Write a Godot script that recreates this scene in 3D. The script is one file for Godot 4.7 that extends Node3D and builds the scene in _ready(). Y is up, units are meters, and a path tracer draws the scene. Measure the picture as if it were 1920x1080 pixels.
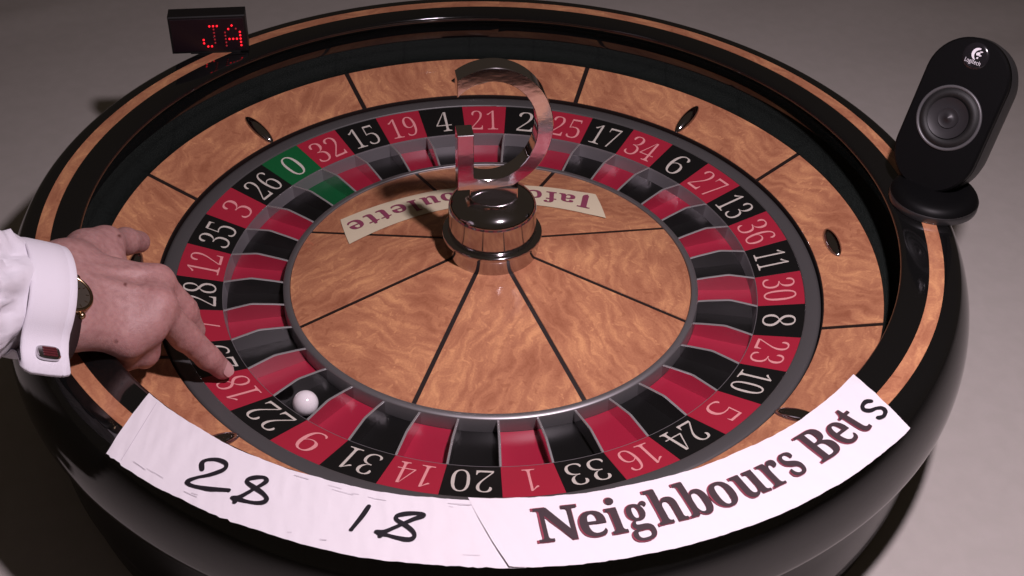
extends Node3D

const NUMBERS := [0, 32, 15, 19, 4, 21, 2, 25, 17, 34, 6, 27, 13, 36, 11, 30, 8, 23, 10, 5, 24, 16, 33, 1, 20, 14, 31, 9, 22, 18, 29, 7, 28, 12, 35, 3, 26]
const TABLE_Y := -0.112
const FLANGE_Y := 0.0736
var taken := {}
var rng := RandomNumberGenerator.new()
var M := {}
var serif: SystemFont
var serif_bold: SystemFont
var sans: SystemFont
var serif_thin: FontVariation

# ---------------------------------------------------------------- naming
func numbered(called: String) -> String:
	var n: int = taken.get(called, 0)
	taken[called] = n + 1
	return called if n == 0 else "%s_%03d" % [called, n]

func thing(called: String, label: String, category: String, at := Vector3.ZERO, group := "") -> Node3D:
	var o := Node3D.new()
	o.name = numbered(called)
	add_child(o)
	o.position = at
	tag(o, label, category, group)
	return o

func tag(o: Node, label: String, category: String, group := "") -> void:
	o.set_meta("label", label)
	o.set_meta("category", category)
	if group != "":
		o.set_meta("group", group)

func part(called: String, mesh: Mesh, m: Material, parent: Node, xf := Transform3D.IDENTITY) -> MeshInstance3D:
	var o := MeshInstance3D.new()
	o.mesh = mesh
	o.material_override = m
	var key := str(parent.get_instance_id()) + called
	var n: int = taken.get(key, 0)
	taken[key] = n + 1
	o.name = called if n == 0 else "%s_%03d" % [called, n]
	parent.add_child(o, true)
	o.transform = xf
	return o

# ---------------------------------------------------------------- materials
func mat(c: Color, rough: float, metal := 0.0, coat := 0.0, coat_rough := 0.05) -> StandardMaterial3D:
	var m := StandardMaterial3D.new()
	m.albedo_color = c
	m.roughness = rough
	m.metallic = metal
	if coat > 0.0:
		m.clearcoat_enabled = true
		m.clearcoat = coat
		m.clearcoat_roughness = coat_rough
	return m

func lin(r: float, g: float, b: float) -> Color:
	return Color(r, g, b).linear_to_srgb()

func noise_tex(freq: float, seed_: int, as_normal: bool, ramp: Gradient = null, size := 512, strength := 4.0, kind := FastNoiseLite.TYPE_SIMPLEX_SMOOTH, octaves := 4) -> NoiseTexture2D:
	var f := FastNoiseLite.new()
	f.seed = seed_
	f.noise_type = kind
	f.frequency = freq
	f.fractal_octaves = octaves
	var t := NoiseTexture2D.new()
	t.width = size
	t.height = size
	t.seamless = true
	t.noise = f
	t.as_normal_map = as_normal
	t.bump_strength = strength
	if ramp != null:
		t.color_ramp = ramp
	return t

func ramp2(a: Color, b: Color, lo := 0.0, hi := 1.0) -> Gradient:
	var g := Gradient.new()
	g.offsets = PackedFloat32Array([lo, hi])
	g.colors = PackedColorArray([a, b])
	return g

func fn(freq: float, seed_: int, octaves := 3) -> FastNoiseLite:
	var f := FastNoiseLite.new()
	f.seed = seed_
	f.noise_type = FastNoiseLite.TYPE_SIMPLEX_SMOOTH
	f.frequency = freq
	f.fractal_octaves = octaves
	return f

func wood_image(size: int) -> Array:
	# figured burl veneer: wavy streaks, cloudy tone and small dark and light flecks
	var warp_a := fn(0.006, 11, 3)
	var warp_b := fn(0.006, 12, 3)
	var streak := fn(0.017, 13, 3)
	var cloud := fn(0.005, 14, 2)
	var fleck := fn(0.042, 15, 2)
	var grain := fn(0.16, 16, 2)
	var img := Image.create(size, size, false, Image.FORMAT_RGB8)
	var hgt := Image.create(size, size, false, Image.FORMAT_RGB8)
	var dark := Color(0.585, 0.365, 0.265)
	var mid := Color(0.69, 0.465, 0.345)
	var light := Color(0.86, 0.63, 0.445)
	var s := 1024.0 / size
	for y in size:
		for x in size:
			var fx := x * s
			var fy := y * s
			var wx := warp_a.get_noise_2d(fx, fy) * 30.0
			var wy := warp_b.get_noise_2d(fx, fy) * 30.0
			var v := streak.get_noise_2d((fx + wx) * 0.42, (fy + wy) * 1.75)
			var c := cloud.get_noise_2d(fx, fy)
			var fl := fleck.get_noise_2d(fx + wx, (fy + wy) * 0.8)
			var gr := grain.get_noise_2d(fx * 0.7, fy)
			var t := 0.61 + v * 0.36 + c * 0.22 + gr * 0.12
			var col := dark.lerp(mid, smoothstep(0.05, 0.62, t)).lerp(light, smoothstep(0.45, 1.15, t))
			col = col.lerp(dark, clampf((fl - 0.34) * 2.2, 0, 0.5) * clampf(0.4 - c * 2.0, 0.1, 1.0))
			col = col.lerp(light, clampf((-fl - 0.37) * 2.4, 0, 0.6) * clampf(0.5 + c * 2.5, 0.0, 1.0))
			img.set_pixel(x, y, col)
			var g := clampf(0.5 + fl * 0.3 + v * 0.3, 0, 1)
			hgt.set_pixel(x, y, Color(g, g, g))
	img.generate_mipmaps()
	return [ImageTexture.create_from_image(img)]

func make_materials() -> void:
	serif = SystemFont.new()
	serif.font_names = PackedStringArray(["Droid Serif"])
	serif_bold = SystemFont.new()
	serif_bold.font_names = PackedStringArray(["Droid Serif"])
	serif_bold.font_weight = 700
	serif_thin = FontVariation.new()
	serif_thin.base_font = serif
	serif_thin.variation_embolden = -0.35
	sans = SystemFont.new()
	sans.font_names = PackedStringArray(["Droid Sans"])

	var wood_tex = wood_image(1024)[0]
	var w := mat(Color(1, 1, 1), 0.34, 0.0, 0.7, 0.05)
	w.albedo_texture = wood_tex
	w.metallic_specular = 0.3
	M.wood = w
	M.groove = mat(lin(0.012, 0.006, 0.005), 0.5)
	M.lacquer = mat(lin(0.005, 0.005, 0.005), 0.06)
	M.body_black = mat(lin(0.007, 0.0065, 0.006), 0.22)
	M.body_black.metallic_specular = 0.3
	M.lacquer.metallic_specular = 0.9
	# ball track: black flocked finish with pale specks
	var sp := mat(Color(1, 1, 1), 0.55)
	sp.metallic_specular = 0.1
	sp.albedo_texture = noise_tex(0.16, 31, false, ramp2(lin(0.004, 0.005, 0.0045), lin(0.05, 0.06, 0.054), 0.5, 0.85), 512, 4.0, FastNoiseLite.TYPE_SIMPLEX, 2)
	sp.normal_enabled = true
	sp.normal_texture = noise_tex(0.14, 32, true, null, 512, 5.0)
	sp.normal_scale = 0.5
	sp.uv1_triplanar = true
	sp.uv1_scale = Vector3(14, 14, 14)
	M.speckle = sp
	var grey := mat(lin(0.098, 0.094, 0.094), 0.42, 0.35)
	M.grey_ring = grey
	var st := mat(lin(0.30, 0.29, 0.295), 0.42, 0.8)
	M.satin = st
	M.pocket_wall = mat(lin(0.36, 0.34, 0.355), 0.4, 0.7)
	M.chrome = mat(lin(0.50, 0.47, 0.48), 0.10, 1.0)
	var br := mat(lin(0.70, 0.66, 0.675), 0.09, 1.0)
	br.normal_enabled = true
	br.normal_texture = noise_tex(0.012, 35, true, null, 256, 3.0)
	br.normal_scale = 0.07
	br.uv1_triplanar = true
	br.uv1_scale = Vector3(6, 14, 6)
	M.brushed = br
	M.fret = mat(lin(0.72, 0.69, 0.70), 0.14, 1.0)
	M.fret_edge = mat(lin(0.74, 0.72, 0.73), 0.26, 0.75)
	M.red = mat(lin(0.36, 0.018, 0.040), 0.32)
	M.black = mat(lin(0.007, 0.007, 0.007), 0.3)
	M.green = mat(lin(0.006, 0.105, 0.030), 0.32)
	M.pocket_red = mat(lin(0.31, 0.014, 0.038), 0.26)
	M.pocket_black = mat(lin(0.005, 0.005, 0.005), 0.3)
	M.pocket_green = mat(lin(0.005, 0.09, 0.028), 0.26)
	M.num_cream = mat(lin(0.56, 0.52, 0.46), 0.5)
	M.num_pink = mat(lin(0.72, 0.30, 0.30), 0.5)
	M.ball = mat(lin(0.80, 0.76, 0.78), 0.18, 0.0, 0.5, 0.04)
	# paper
	var pa := mat(lin(0.74, 0.70, 0.73), 0.75)
	pa.normal_enabled = true
	pa.normal_texture = noise_tex(0.012, 41, true, null, 512, 3.0)
	pa.normal_scale = 0.25
	pa.uv1_triplanar = true
	pa.uv1_scale = Vector3(6, 6, 6)
	M.paper = pa
	M.cream_paper = mat(lin(0.66, 0.58, 0.41), 0.7)
	M.ink = mat(lin(0.012, 0.010, 0.014), 0.45)
	M.print_dark = mat(lin(0.040, 0.022, 0.027), 0.6)
	M.print_red = mat(lin(0.27, 0.04, 0.07), 0.6)
	M.print_maroon = mat(lin(0.25, 0.05, 0.10), 0.6)
	M.print_pink = mat(lin(0.55, 0.25, 0.30), 0.6)
	M.pencil = mat(lin(0.52, 0.48, 0.52), 0.7)
	# table cloth
	var cl := mat(Color(1, 1, 1), 0.9)
	cl.albedo_texture = noise_tex(0.008, 51, false, ramp2(lin(0.455, 0.425, 0.39), lin(0.475, 0.443, 0.408), 0.2, 0.8), 512)
	cl.normal_enabled = true
	cl.normal_texture = noise_tex(0.3, 52, true, null, 512, 5.0)
	cl.normal_scale = 0.07
	cl.uv1_triplanar = true
	cl.uv1_scale = Vector3(9, 9, 9)
	M.cloth = cl
	# shirt cotton
	var sh := mat(lin(0.73, 0.70, 0.755), 0.85)
	sh.normal_enabled = true
	sh.normal_texture = noise_tex(0.2, 53, true, null, 256, 4.0)
	sh.normal_scale = 0.3
	sh.uv1_triplanar = true
	sh.uv1_scale = Vector3(25, 25, 25)
	M.shirt = sh
	# skin
	var sk := mat(Color(1, 1, 1), 0.52)
	var g := Gradient.new()
	g.offsets = PackedFloat32Array([0.15, 0.5, 0.85])
	g.colors = PackedColorArray([lin(0.32, 0.160, 0.148), lin(0.385, 0.205, 0.190), lin(0.435, 0.250, 0.228)])
	sk.albedo_texture = noise_tex(0.02, 61, false, g, 512, 4.0, FastNoiseLite.TYPE_SIMPLEX_SMOOTH, 5)
	sk.normal_enabled = true
	sk.normal_texture = noise_tex(0.11, 62, true, null, 512, 6.0)
	sk.normal_scale = 0.45
	sk.uv1_triplanar = true
	sk.uv1_scale = Vector3(16, 16, 16)
	sk.vertex_color_use_as_albedo = true
	sk.subsurf_scatter_enabled = true
	sk.subsurf_scatter_strength = 0.12
	M.skin = sk
	M.nail = mat(lin(0.56, 0.32, 0.31), 0.3)
	M.gold = mat(lin(0.42, 0.30, 0.18), 0.25, 1.0)
	M.dial = mat(lin(0.05, 0.042, 0.033), 0.3, 0.0, 0.6)
	M.strap = mat(lin(0.020, 0.010, 0.010), 0.55)
	M.steel = mat(lin(0.55, 0.54, 0.55), 0.14, 1.0)
	M.garnet = mat(lin(0.10, 0.018, 0.022), 0.2, 0.0, 0.8)
	# plastics
	M.plastic = mat(lin(0.0035, 0.0035, 0.0038), 0.45)
	M.plastic.metallic_specular = 0.25
	M.plastic_side = mat(lin(0.03, 0.03, 0.031), 0.45)
	M.plastic_gloss = mat(lin(0.012, 0.011, 0.013), 0.16, 0.0, 0.5)
	M.cone_rubber = mat(lin(0.020, 0.019, 0.021), 0.45)
	M.rubber = mat(lin(0.008, 0.008, 0.008), 0.6)
	M.trim_ring = mat(lin(0.11, 0.108, 0.112), 0.4, 0.3)
	M.silver_band = mat(lin(0.12, 0.118, 0.122), 0.4, 0.9)
	M.badge_ink = mat(lin(0.82, 0.80, 0.84), 0.4)
	M.display_box = mat(lin(0.004, 0.0035, 0.004), 0.5)
	M.display_screen = mat(lin(0.011, 0.005, 0.008), 0.35)
	for k in [["led_bright", 1.8], ["led_dim", 0.14]]:
		var e := mat(lin(0.3, 0.01, 0.02), 0.3)
		e.emission_enabled = true
		e.emission = Color(1.0, 0.10, 0.16) if k[0] == "led_bright" else Color(0.8, 0.16, 0.22)
		e.emission_energy_multiplier = 1.0 * k[1]
		M[k[0]] = e

# ---------------------------------------------------------------- shapes
func pol(r: float, y: float, a: float) -> Vector3:   # a runs clockwise seen from above, 0 is the far side
	return Vector3(r * sin(a), y, -r * cos(a))

func done(st: SurfaceTool) -> ArrayMesh:
	st.generate_normals()
	return st.commit()

func begin() -> SurfaceTool:
	var st := SurfaceTool.new()
	st.begin(Mesh.PRIMITIVE_TRIANGLES)
	st.set_smooth_group(0)
	return st

func vert(st: SurfaceTool, p: Vector3, uv := Vector2.ZERO) -> void:
	st.set_uv(uv)
	st.add_vertex(p)

func quad(st: SurfaceTool, a: Vector3, b: Vector3, c: Vector3, d: Vector3, ua := Vector2.ZERO, ub := Vector2.ZERO, uc := Vector2.ZERO, ud := Vector2.ZERO) -> void:
	vert(st, a, ua); vert(st, b, ub); vert(st, c, uc)
	vert(st, a, ua); vert(st, c, uc); vert(st, d, ud)

# profile: array of Vector2(r, y); breaks: indices of profile points with a sharp edge
func lathe_into(st: SurfaceTool, prof: Array, breaks: Array, n: int, a0 := 0.0, a1 := TAU, sx := 1.0, sz := 1.0, mid := Vector3.ZERO, uvs := 0.0) -> void:
	var grp := 1
	for i in prof.size() - 1:
		if i in breaks:
			grp += 1
		st.set_smooth_group(grp)
		var p: Vector2 = prof[i]
		var q: Vector2 = prof[i + 1]
		var scl := Vector3(sx, 1, sz)
		for k in n:
			var b0 := a0 + (a1 - a0) * k / n
			var b1 := a0 + (a1 - a0) * (k + 1) / n
			var u0 := pingpong(b0 * q.x / 0.32, 1.0) * 0.9 + 0.05
			var u1 := pingpong(b1 * q.x / 0.32, 1.0) * 0.9 + 0.05
			var v0 := 0.2 + p.x
			var v1 := 0.2 + p.x + (q - p).length() / 0.32
			quad(st, mid + pol(p.x, p.y, b0) * scl, mid + pol(q.x, q.y, b0) * scl, mid + pol(q.x, q.y, b1) * scl, mid + pol(p.x, p.y, b1) * scl, Vector2(u0, v0), Vector2(u0, v1), Vector2(u1, v1), Vector2(u1, v0))

func lathe(prof: Array, breaks := [], n := 180) -> ArrayMesh:
	var st := begin()
	lathe_into(st, prof, breaks, n)
	return done(st)

# a ring sector plate from (r0, y0) to (r1, y1) between two angles, th thick, with a small bevel; straight gap of half-width g at each side
func sector(r0: float, y0: float, r1: float, y1: float, a0: float, a1: float, th: float, g: float, bevel: float, n: int, rot := 0.0, off := Vector2(0.5, 0.5)) -> ArrayMesh:
	var st := begin()
	var am := (a0 + a1) / 2
	var slope := Vector2(r1 - r0, y1 - y0).normalized()
	var nor := Vector2(-slope.y, slope.x)
	var at := func(t: float, s: float, ins: float, drop: float) -> Vector3:
		# t 0..1 along radius, s 0..1 across; ins = inset
		var rr := lerpf(r0, r1, t) + (ins if t < 0.5 else -ins) * slope.x
		var yy := lerpf(y0, y1, t) + (ins if t < 0.5 else -ins) * slope.y
		rr -= nor.x * drop
		yy -= nor.y * drop
		var half := (g + ins) / rr
		return pol(rr, yy, lerpf(a0 + half, a1 - half, s))
	var uv := func(p: Vector3) -> Vector2:
		var a := atan2(p.x, -p.z)
		var d := wrapf(a - am, -PI, PI)
		var r := Vector2(p.x, p.z).length()
		var q := Vector2(r * sin(d), r * cos(d) - (r0 + r1) / 2).rotated(rot)
		return q / 0.32 + off
	for k in n:
		var s0 := float(k) / n
		var s1 := float(k + 1) / n
		var rows := []
		for s in [s0, s1]:
			rows.append([at.call(0, s, 0, th), at.call(0, s, 0, bevel), at.call(0, s, bevel, 0), at.call(1, s, bevel, 0), at.call(1, s, 0, bevel), at.call(1, s, 0, th)])
		for j in 5:
			st.set_smooth_group(10 + j)
			var A: Vector3 = rows[0][j]
			var B: Vector3 = rows[0][j + 1]
			var C: Vector3 = rows[1][j + 1]
			var D: Vector3 = rows[1][j]
			quad(st, A, B, C, D, uv.call(A), uv.call(B), uv.call(C), uv.call(D))
	# sides
	for s in [0.0, 1.0]:
		st.set_smooth_group(20 + int(s))
		var P := [at.call(0, s, 0, th), at.call(0, s, 0, bevel), at.call(0, s, bevel, 0), at.call(1, s, bevel, 0), at.call(1, s, 0, bevel), at.call(1, s, 0, th)]
		var lo0: Vector3 = P[0]
		var lo1: Vector3 = P[5]
		if s == 0.0:
			quad(st, lo1, P[4], P[1], lo0, uv.call(lo1), uv.call(P[4]), uv.call(P[1]), uv.call(lo0))
			quad(st, P[4], P[3], P[2], P[1], uv.call(P[4]), uv.call(P[3]), uv.call(P[2]), uv.call(P[1]))
		else:
			quad(st, lo0, P[1], P[4], lo1, uv.call(lo0), uv.call(P[1]), uv.call(P[4]), uv.call(lo1))
			quad(st, P[1], P[2], P[3], P[4], uv.call(P[1]), uv.call(P[2]), uv.call(P[3]), uv.call(P[4]))
	return done(st)

# extrude a counterclockwise outline (x, y) from z = -d/2 to d/2 with chamfered edges
func extrude(poly: PackedVector2Array, d: float, ch: float, smooth := true) -> ArrayMesh:
	var n := poly.size()
	var ins := PackedVector2Array()
	for i in n:
		var e0 := (poly[i] - poly[(i + n - 1) % n]).normalized()
		var e1 := (poly[(i + 1) % n] - poly[i]).normalized()
		var n0 := Vector2(-e0.y, e0.x)
		var n1 := Vector2(-e1.y, e1.x)
		var m := (n0 + n1).normalized()
		ins.append(poly[i] + m * ch / maxf(0.5, m.dot(n0)))
	var st := begin()
	var tri := Geometry2D.triangulate_polygon(ins)
	for side in [1, -1]:
		st.set_smooth_group(40 + side)
		for i in range(0, tri.size(), 3):
			var a := ins[tri[i]]
			var b := ins[tri[i + 1]]
			var c := ins[tri[i + 2]]
			var cw := (b - a).cross(c - a) < 0
			if cw != (side == 1):
				var t := b
				b = c
				c = t
			for p in [a, b, c]:
				vert(st, Vector3(p.x, p.y, side * d / 2))
	var grp := 1
	for i in n:
		var j := (i + 1) % n
		var e0 := (poly[i] - poly[(i + n - 1) % n]).normalized()
		var e1 := (poly[j] - poly[i]).normalized()
		if not smooth or e0.dot(e1) < 0.9:
			grp += 3
		var P := poly[i]
		var Q := poly[j]
		st.set_smooth_group(100 + grp)
		quad(st, Vector3(P.x, P.y, d / 2 - ch), Vector3(Q.x, Q.y, d / 2 - ch), Vector3(Q.x, Q.y, -d / 2 + ch), Vector3(P.x, P.y, -d / 2 + ch))
		st.set_smooth_group(101 + grp)
		quad(st, Vector3(ins[i].x, ins[i].y, d / 2), Vector3(ins[j].x, ins[j].y, d / 2), Vector3(Q.x, Q.y, d / 2 - ch), Vector3(P.x, P.y, d / 2 - ch))
		st.set_smooth_group(102 + grp)
		quad(st, Vector3(P.x, P.y, -d / 2 + ch), Vector3(Q.x, Q.y, -d / 2 + ch), Vector3(ins[j].x, ins[j].y, -d / 2), Vector3(ins[i].x, ins[i].y, -d / 2))
	return done(st)

func box(size: Vector3, ch: float) -> ArrayMesh:
	var h := size / 2
	return extrude(PackedVector2Array([Vector2(-h.x, -h.y), Vector2(h.x, -h.y), Vector2(h.x, h.y), Vector2(-h.x, h.y)]), size.z, ch, false)

# printed text as a thin mesh laid on a surface: where(u, v) gives the point, u along the reading direction, v upwards, both in metres
func text_on(txt: String, font: Font, height: float, width: float, where: Callable, bold := 0.0) -> ArrayMesh:
	var tm := TextMesh.new()
	tm.font = font
	tm.text = txt
	tm.font_size = 64
	tm.pixel_size = 0.01
	tm.depth = 0.0
	tm.curve_step = 1.0
	var arr := tm.surface_get_arrays(0)
	var vs: PackedVector3Array = arr[Mesh.ARRAY_VERTEX]
	var idx: PackedInt32Array = arr[Mesh.ARRAY_INDEX] if arr[Mesh.ARRAY_INDEX] != null else PackedInt32Array(range(vs.size()))
	var lo := Vector2(1e9, 1e9)
	var hi := -lo
	for v in vs:
		lo = lo.min(Vector2(v.x, v.y))
		hi = hi.max(Vector2(v.x, v.y))
	var sy := height / 0.457     # cap height of the font at this size
	var sx := sy if width <= 0.0 else width / (hi.x - lo.x)
	var mid := (lo.x + hi.x) / 2
	var base: float = lo.y
	if height < 0.0:
		sy = -height / (hi.y - lo.y)
		sx = sy if width <= 0.0 else width / (hi.x - lo.x)
	else:
		base = baseline_of(tm)
	var st := begin()
	for i in range(0, idx.size(), 3):
		for j in 3:
			var v := vs[idx[i + j]]
			st.add_vertex(where.call((v.x - mid) * sx, (v.y - base) * sy))
	return done(st)

var baselines := {}
func baseline_of(tm: TextMesh) -> float:
	var key := str(tm.font.get_instance_id()) + ("" if tm.font != serif_bold else "b")
	if not key in baselines:
		var t: TextMesh = tm.duplicate()
		t.text = "H"
		var lo := 1e9
		for v in t.surface_get_arrays(0)[Mesh.ARRAY_VERTEX]:
			lo = minf(lo, v.y)
		baselines[key] = lo
	return baselines[key]

# a flat ribbon (pen stroke) with round ends along points on the paper
func stroke(st: SurfaceTool, pts: Array, w: float, y: float) -> void:
	var sm := []
	for i in pts.size() - 1:
		var a: Vector2 = pts[maxi(i - 1, 0)]
		var b: Vector2 = pts[i]
		var c: Vector2 = pts[i + 1]
		var d: Vector2 = pts[mini(i + 2, pts.size() - 1)]
		for k in 6:
			sm.append(b.cubic_interpolate(c, a, d, k / 6.0))
	sm.append(pts[-1])
	var n := sm.size()
	var prev_l := Vector3.ZERO
	var prev_r := Vector3.ZERO
	for i in n:
		var d: Vector2 = (sm[mini(i + 1, n - 1)] - sm[maxi(i - 1, 0)]).normalized()
		var ww := w * (0.92 + 0.14 * sin(i * 0.37))
		var o := Vector2(-d.y, d.x) * ww / 2
		var yy := y + 0.00002 * (i % 40) / 10.0
		var l := Vector3(sm[i].x - o.x, yy, sm[i].y - o.y)
		var r := Vector3(sm[i].x + o.x, yy, sm[i].y + o.y)
		if i > 0:
			quad(st, prev_l, l, r, prev_r)
		prev_l = l
		prev_r = r
	for e in [0, n - 1]:
		var q: Vector2 = sm[e]
		for k in 10:
			var a0 := TAU * k / 10
			var a1 := TAU * (k + 1) / 10
			vert(st, Vector3(q.x, y - 0.00002, q.y))
			vert(st, Vector3(q.x + cos(a0) * w * 0.46, y - 0.00002, q.y + sin(a0) * w * 0.46))
			vert(st, Vector3(q.x + cos(a1) * w * 0.46, y - 0.00002, q.y + sin(a1) * w * 0.46))

# ---------------------------------------------------------------- hand: distance field meshed as surface nets
class Field:
	var o: Vector3
	var c: float
	var nx: int
	var ny: int
	var nz: int
	var total: PackedFloat32Array
	func _init(lo: Vector3, hi: Vector3, cell: float) -> void:
		o = lo
		c = cell
		nx = int((hi.x - lo.x) / cell) + 2
		ny = int((hi.y - lo.y) / cell) + 2
		nz = int((hi.z - lo.z) / cell) + 2
		total = PackedFloat32Array()
		total.resize(nx * ny * nz)
		total.fill(1.0)
	static func smin(a: float, b: float, k: float) -> float:
		var h := maxf(k - absf(a - b), 0.0) / k
		return minf(a, b) - h * h * k * 0.25
	# bones: arrays of [from, to, radius, radius, flat]
	func add_group(bones: Array, k: float, join: float) -> void:
		var g := PackedFloat32Array()
		g.resize(total.size())
		g.fill(1.0)
		var touched := {}
		for b in bones:
			var A: Vector3 = b[0]
			var B: Vector3 = b[1]
			var ra: float = b[2]
			var rb: float = b[3]
			var pad := maxf(ra, rb) + maxf(k, join) + 0.004
			var lo := A.min(B) - Vector3.ONE * pad
			var hi := A.max(B) + Vector3.ONE * pad
			var x0 := maxi(0, int((lo.x - o.x) / c))
			var x1 := mini(nx - 1, int((hi.x - o.x) / c) + 1)
			var y0 := maxi(0, int((lo.y - o.y) / c))
			var y1 := mini(ny - 1, int((hi.y - o.y) / c) + 1)
			var z0 := maxi(0, int((lo.z - o.z) / c))
			var z1 := mini(nz - 1, int((hi.z - o.z) / c) + 1)
			var AB := B - A
			var l2 := maxf(AB.length_squared(), 1e-9)
			for x in range(x0, x1 + 1):
				for y in range(y0, y1 + 1):
					var row := (x * ny + y) * nz
					for z in range(z0, z1 + 1):
						var p := o + Vector3(x, y, z) * c
						var t := clampf((p - A).dot(AB) / l2, 0.0, 1.0)
						var d := p.distance_to(A + AB * t) - lerpf(ra, rb, t)
						var i := row + z
						g[i] = d if g[i] > 0.9 else smin(g[i], d, k)
		for i in g.size():
			if g[i] < 0.9:
				total[i] = g[i] if total[i] > 0.9 else smin(total[i], g[i], join)
	func dig(at: Vector3, axis: Vector3, side: Vector3, r: float, depth: float, wide: float) -> void:
		# a crease: a shallow groove across the finger
		var n := int((r * 1.6) / c) + 2
		var m := Vector3i((at - o) / c)
		for x in range(maxi(0, m.x - n), mini(nx, m.x + n)):
			for y in range(maxi(0, m.y - n), mini(ny, m.y + n)):
				for z in range(maxi(0, m.z - n), mini(nz, m.z + n)):
					var p := o + Vector3(x, y, z) * c - at
					var t := p.dot(axis)
					var s := clampf(p.normalized().dot(side), 0, 1)
					total[(x * ny + y) * nz + z] += depth * exp(-t * t / (wide * wide)) * s
	func mesh(st: SurfaceTool, tint: Callable) -> void:
		var at := {}
		var pts := PackedVector3Array()
		var id := PackedInt32Array()
		id.resize(total.size())
		id.fill(-1)
		var sx := ny * nz
		var sy := nz
		for x in nx - 1:
			for y in ny - 1:
				for z in nz - 1:
					var i := x * sx + y * sy + z
					var v0 := total[i]
					if absf(v0) > c * 3.0:
						continue
					var s := Vector3.ZERO
					var cnt := 0
					var d := [v0, total[i + sx], total[i + sy], total[i + sx + sy], total[i + 1], total[i + sx + 1], total[i + sy + 1], total[i + sx + sy + 1]]
					for e in [[0, 1], [2, 3], [4, 5], [6, 7], [0, 2], [1, 3], [4, 6], [5, 7], [0, 4], [1, 5], [2, 6], [3, 7]]:
						var a: float = d[e[0]]
						var b: float = d[e[1]]
						if (a < 0) != (b < 0):
							var t := a / (a - b)
							var pa := Vector3(e[0] & 1, (e[0] >> 1) & 1, e[0] >> 2)
							var pb := Vector3(e[1] & 1, (e[1] >> 1) & 1, e[1] >> 2)
							s += pa.lerp(pb, t)
							cnt += 1
					if cnt > 0:
						id[i] = pts.size()
						pts.append(o + (Vector3(x, y, z) + s / cnt) * c)
		for p in pts:
			st.set_color(tint.call(p))
			st.add_vertex(p)
		for x in range(1, nx - 1):
			for y in range(1, ny - 1):
				for z in range(1, nz - 1):
					var i := x * sx + y * sy + z
					var v := total[i]
					if absf(v) > c * 2.0:
						continue
					for e in 3:
						var step: int = [sx, sy, 1][e]
						var w := total[i + step]
						if (v < 0) == (w < 0):
							continue
						var u: int = [sy, 1, sx][e]
						var q: int = [1, sx, sy][e]
						var A := id[i - u - q]
						var B := id[i - q]
						var C := id[i]
						var D := id[i - u]
						if A < 0 or B < 0 or C < 0 or D < 0:
							continue
						if v < 0:
							for k in [A, C, B, A, D, C]:
								st.add_index(k)
						else:
							for k in [A, B, C, A, C, D]:
								st.add_index(k)

# ---------------------------------------------------------------- build
func _ready() -> void:
	rng.seed = 7
	var cam := Camera3D.new()
	cam.name = "camera"
	add_child(cam)
	cam.position = Vector3(0.00790, 0.69619, 0.90472)
	cam.basis = Basis(Vector3.UP, deg_to_rad(-0.71352)) * Basis(Vector3.RIGHT, deg_to_rad(-38.61387)) * Basis(Vector3.BACK, deg_to_rad(1.73513))
	cam.fov = 25.74325
	cam.near = 0.02
	cam.far = 60.0
	cam.current = true

	var we := WorldEnvironment.new()
	we.name = "environment"
	var env := Environment.new()
	env.background_mode = Environment.BG_COLOR
	env.background_color = lin(0.12, 0.092, 0.070)
	env.background_energy_multiplier = 0.30
	env.tonemap_mode = Environment.TONE_MAPPER_LINEAR
	env.tonemap_exposure = 1.0
	env.sdfgi_enabled = true
	env.ssao_enabled = true
	env.ssil_enabled = true
	we.environment = env
	add_child(we)

	make_materials()
	make_lamp(Vector3(0.26, 0.90, 0.45), Vector3(0.17, 0.0, 0.24), 1.04)
	make_table()
	make_bowl()
	make_rotor()
	make_ball()
	make_papers()
	make_label()
	make_display()
	make_speaker()
	make_person()

# the work lamp above the front edge of the wheel, just outside the frame
func make_lamp(at: Vector3, aim: Vector3, energy: float) -> void:
	var t := thing("lamp", "small shaded work lamp hanging above the front of the wheel", "lamp", at)
	var sph := SphereMesh.new()
	sph.radius = 0.028
	sph.height = 0.056
	var bm := mat(Color(1, 1, 1), 0.4)
	bm.emission_enabled = true
	bm.emission = Color(1.0, 0.93, 0.97)
	bm.emission_energy_multiplier = 25.0
	part("bulb", sph, bm, t)
	var dk := mat(lin(0.02, 0.02, 0.02), 0.5)
	part("shade", lathe([Vector2(0.075, 0.0), Vector2(0.05, 0.05), Vector2(0.02, 0.075), Vector2(0.012, 0.10), Vector2(0.0005, 0.10)], [], 48), dk, t)
	var cord := CylinderMesh.new()
	cord.top_radius = 0.003
	cord.bottom_radius = 0.003
	cord.height = 1.2
	part("cord", cord, dk, t, Transform3D(Basis.IDENTITY, Vector3(0, 0.70, 0)))
	var l := SpotLight3D.new()
	l.name = "lamp_light"
	l.spot_angle = 64.0
	l.spot_angle_attenuation = 1.0
	l.spot_range = 6.0
	l.spot_attenuation = 2.0
	l.light_color = Color(1.0, 0.93, 0.975)
	l.light_energy = energy
	l.light_size = 0.027
	l.shadow_enabled = true
	t.add_child(l)
	l.look_at_from_position(at, aim, Vector3.RIGHT)

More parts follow.
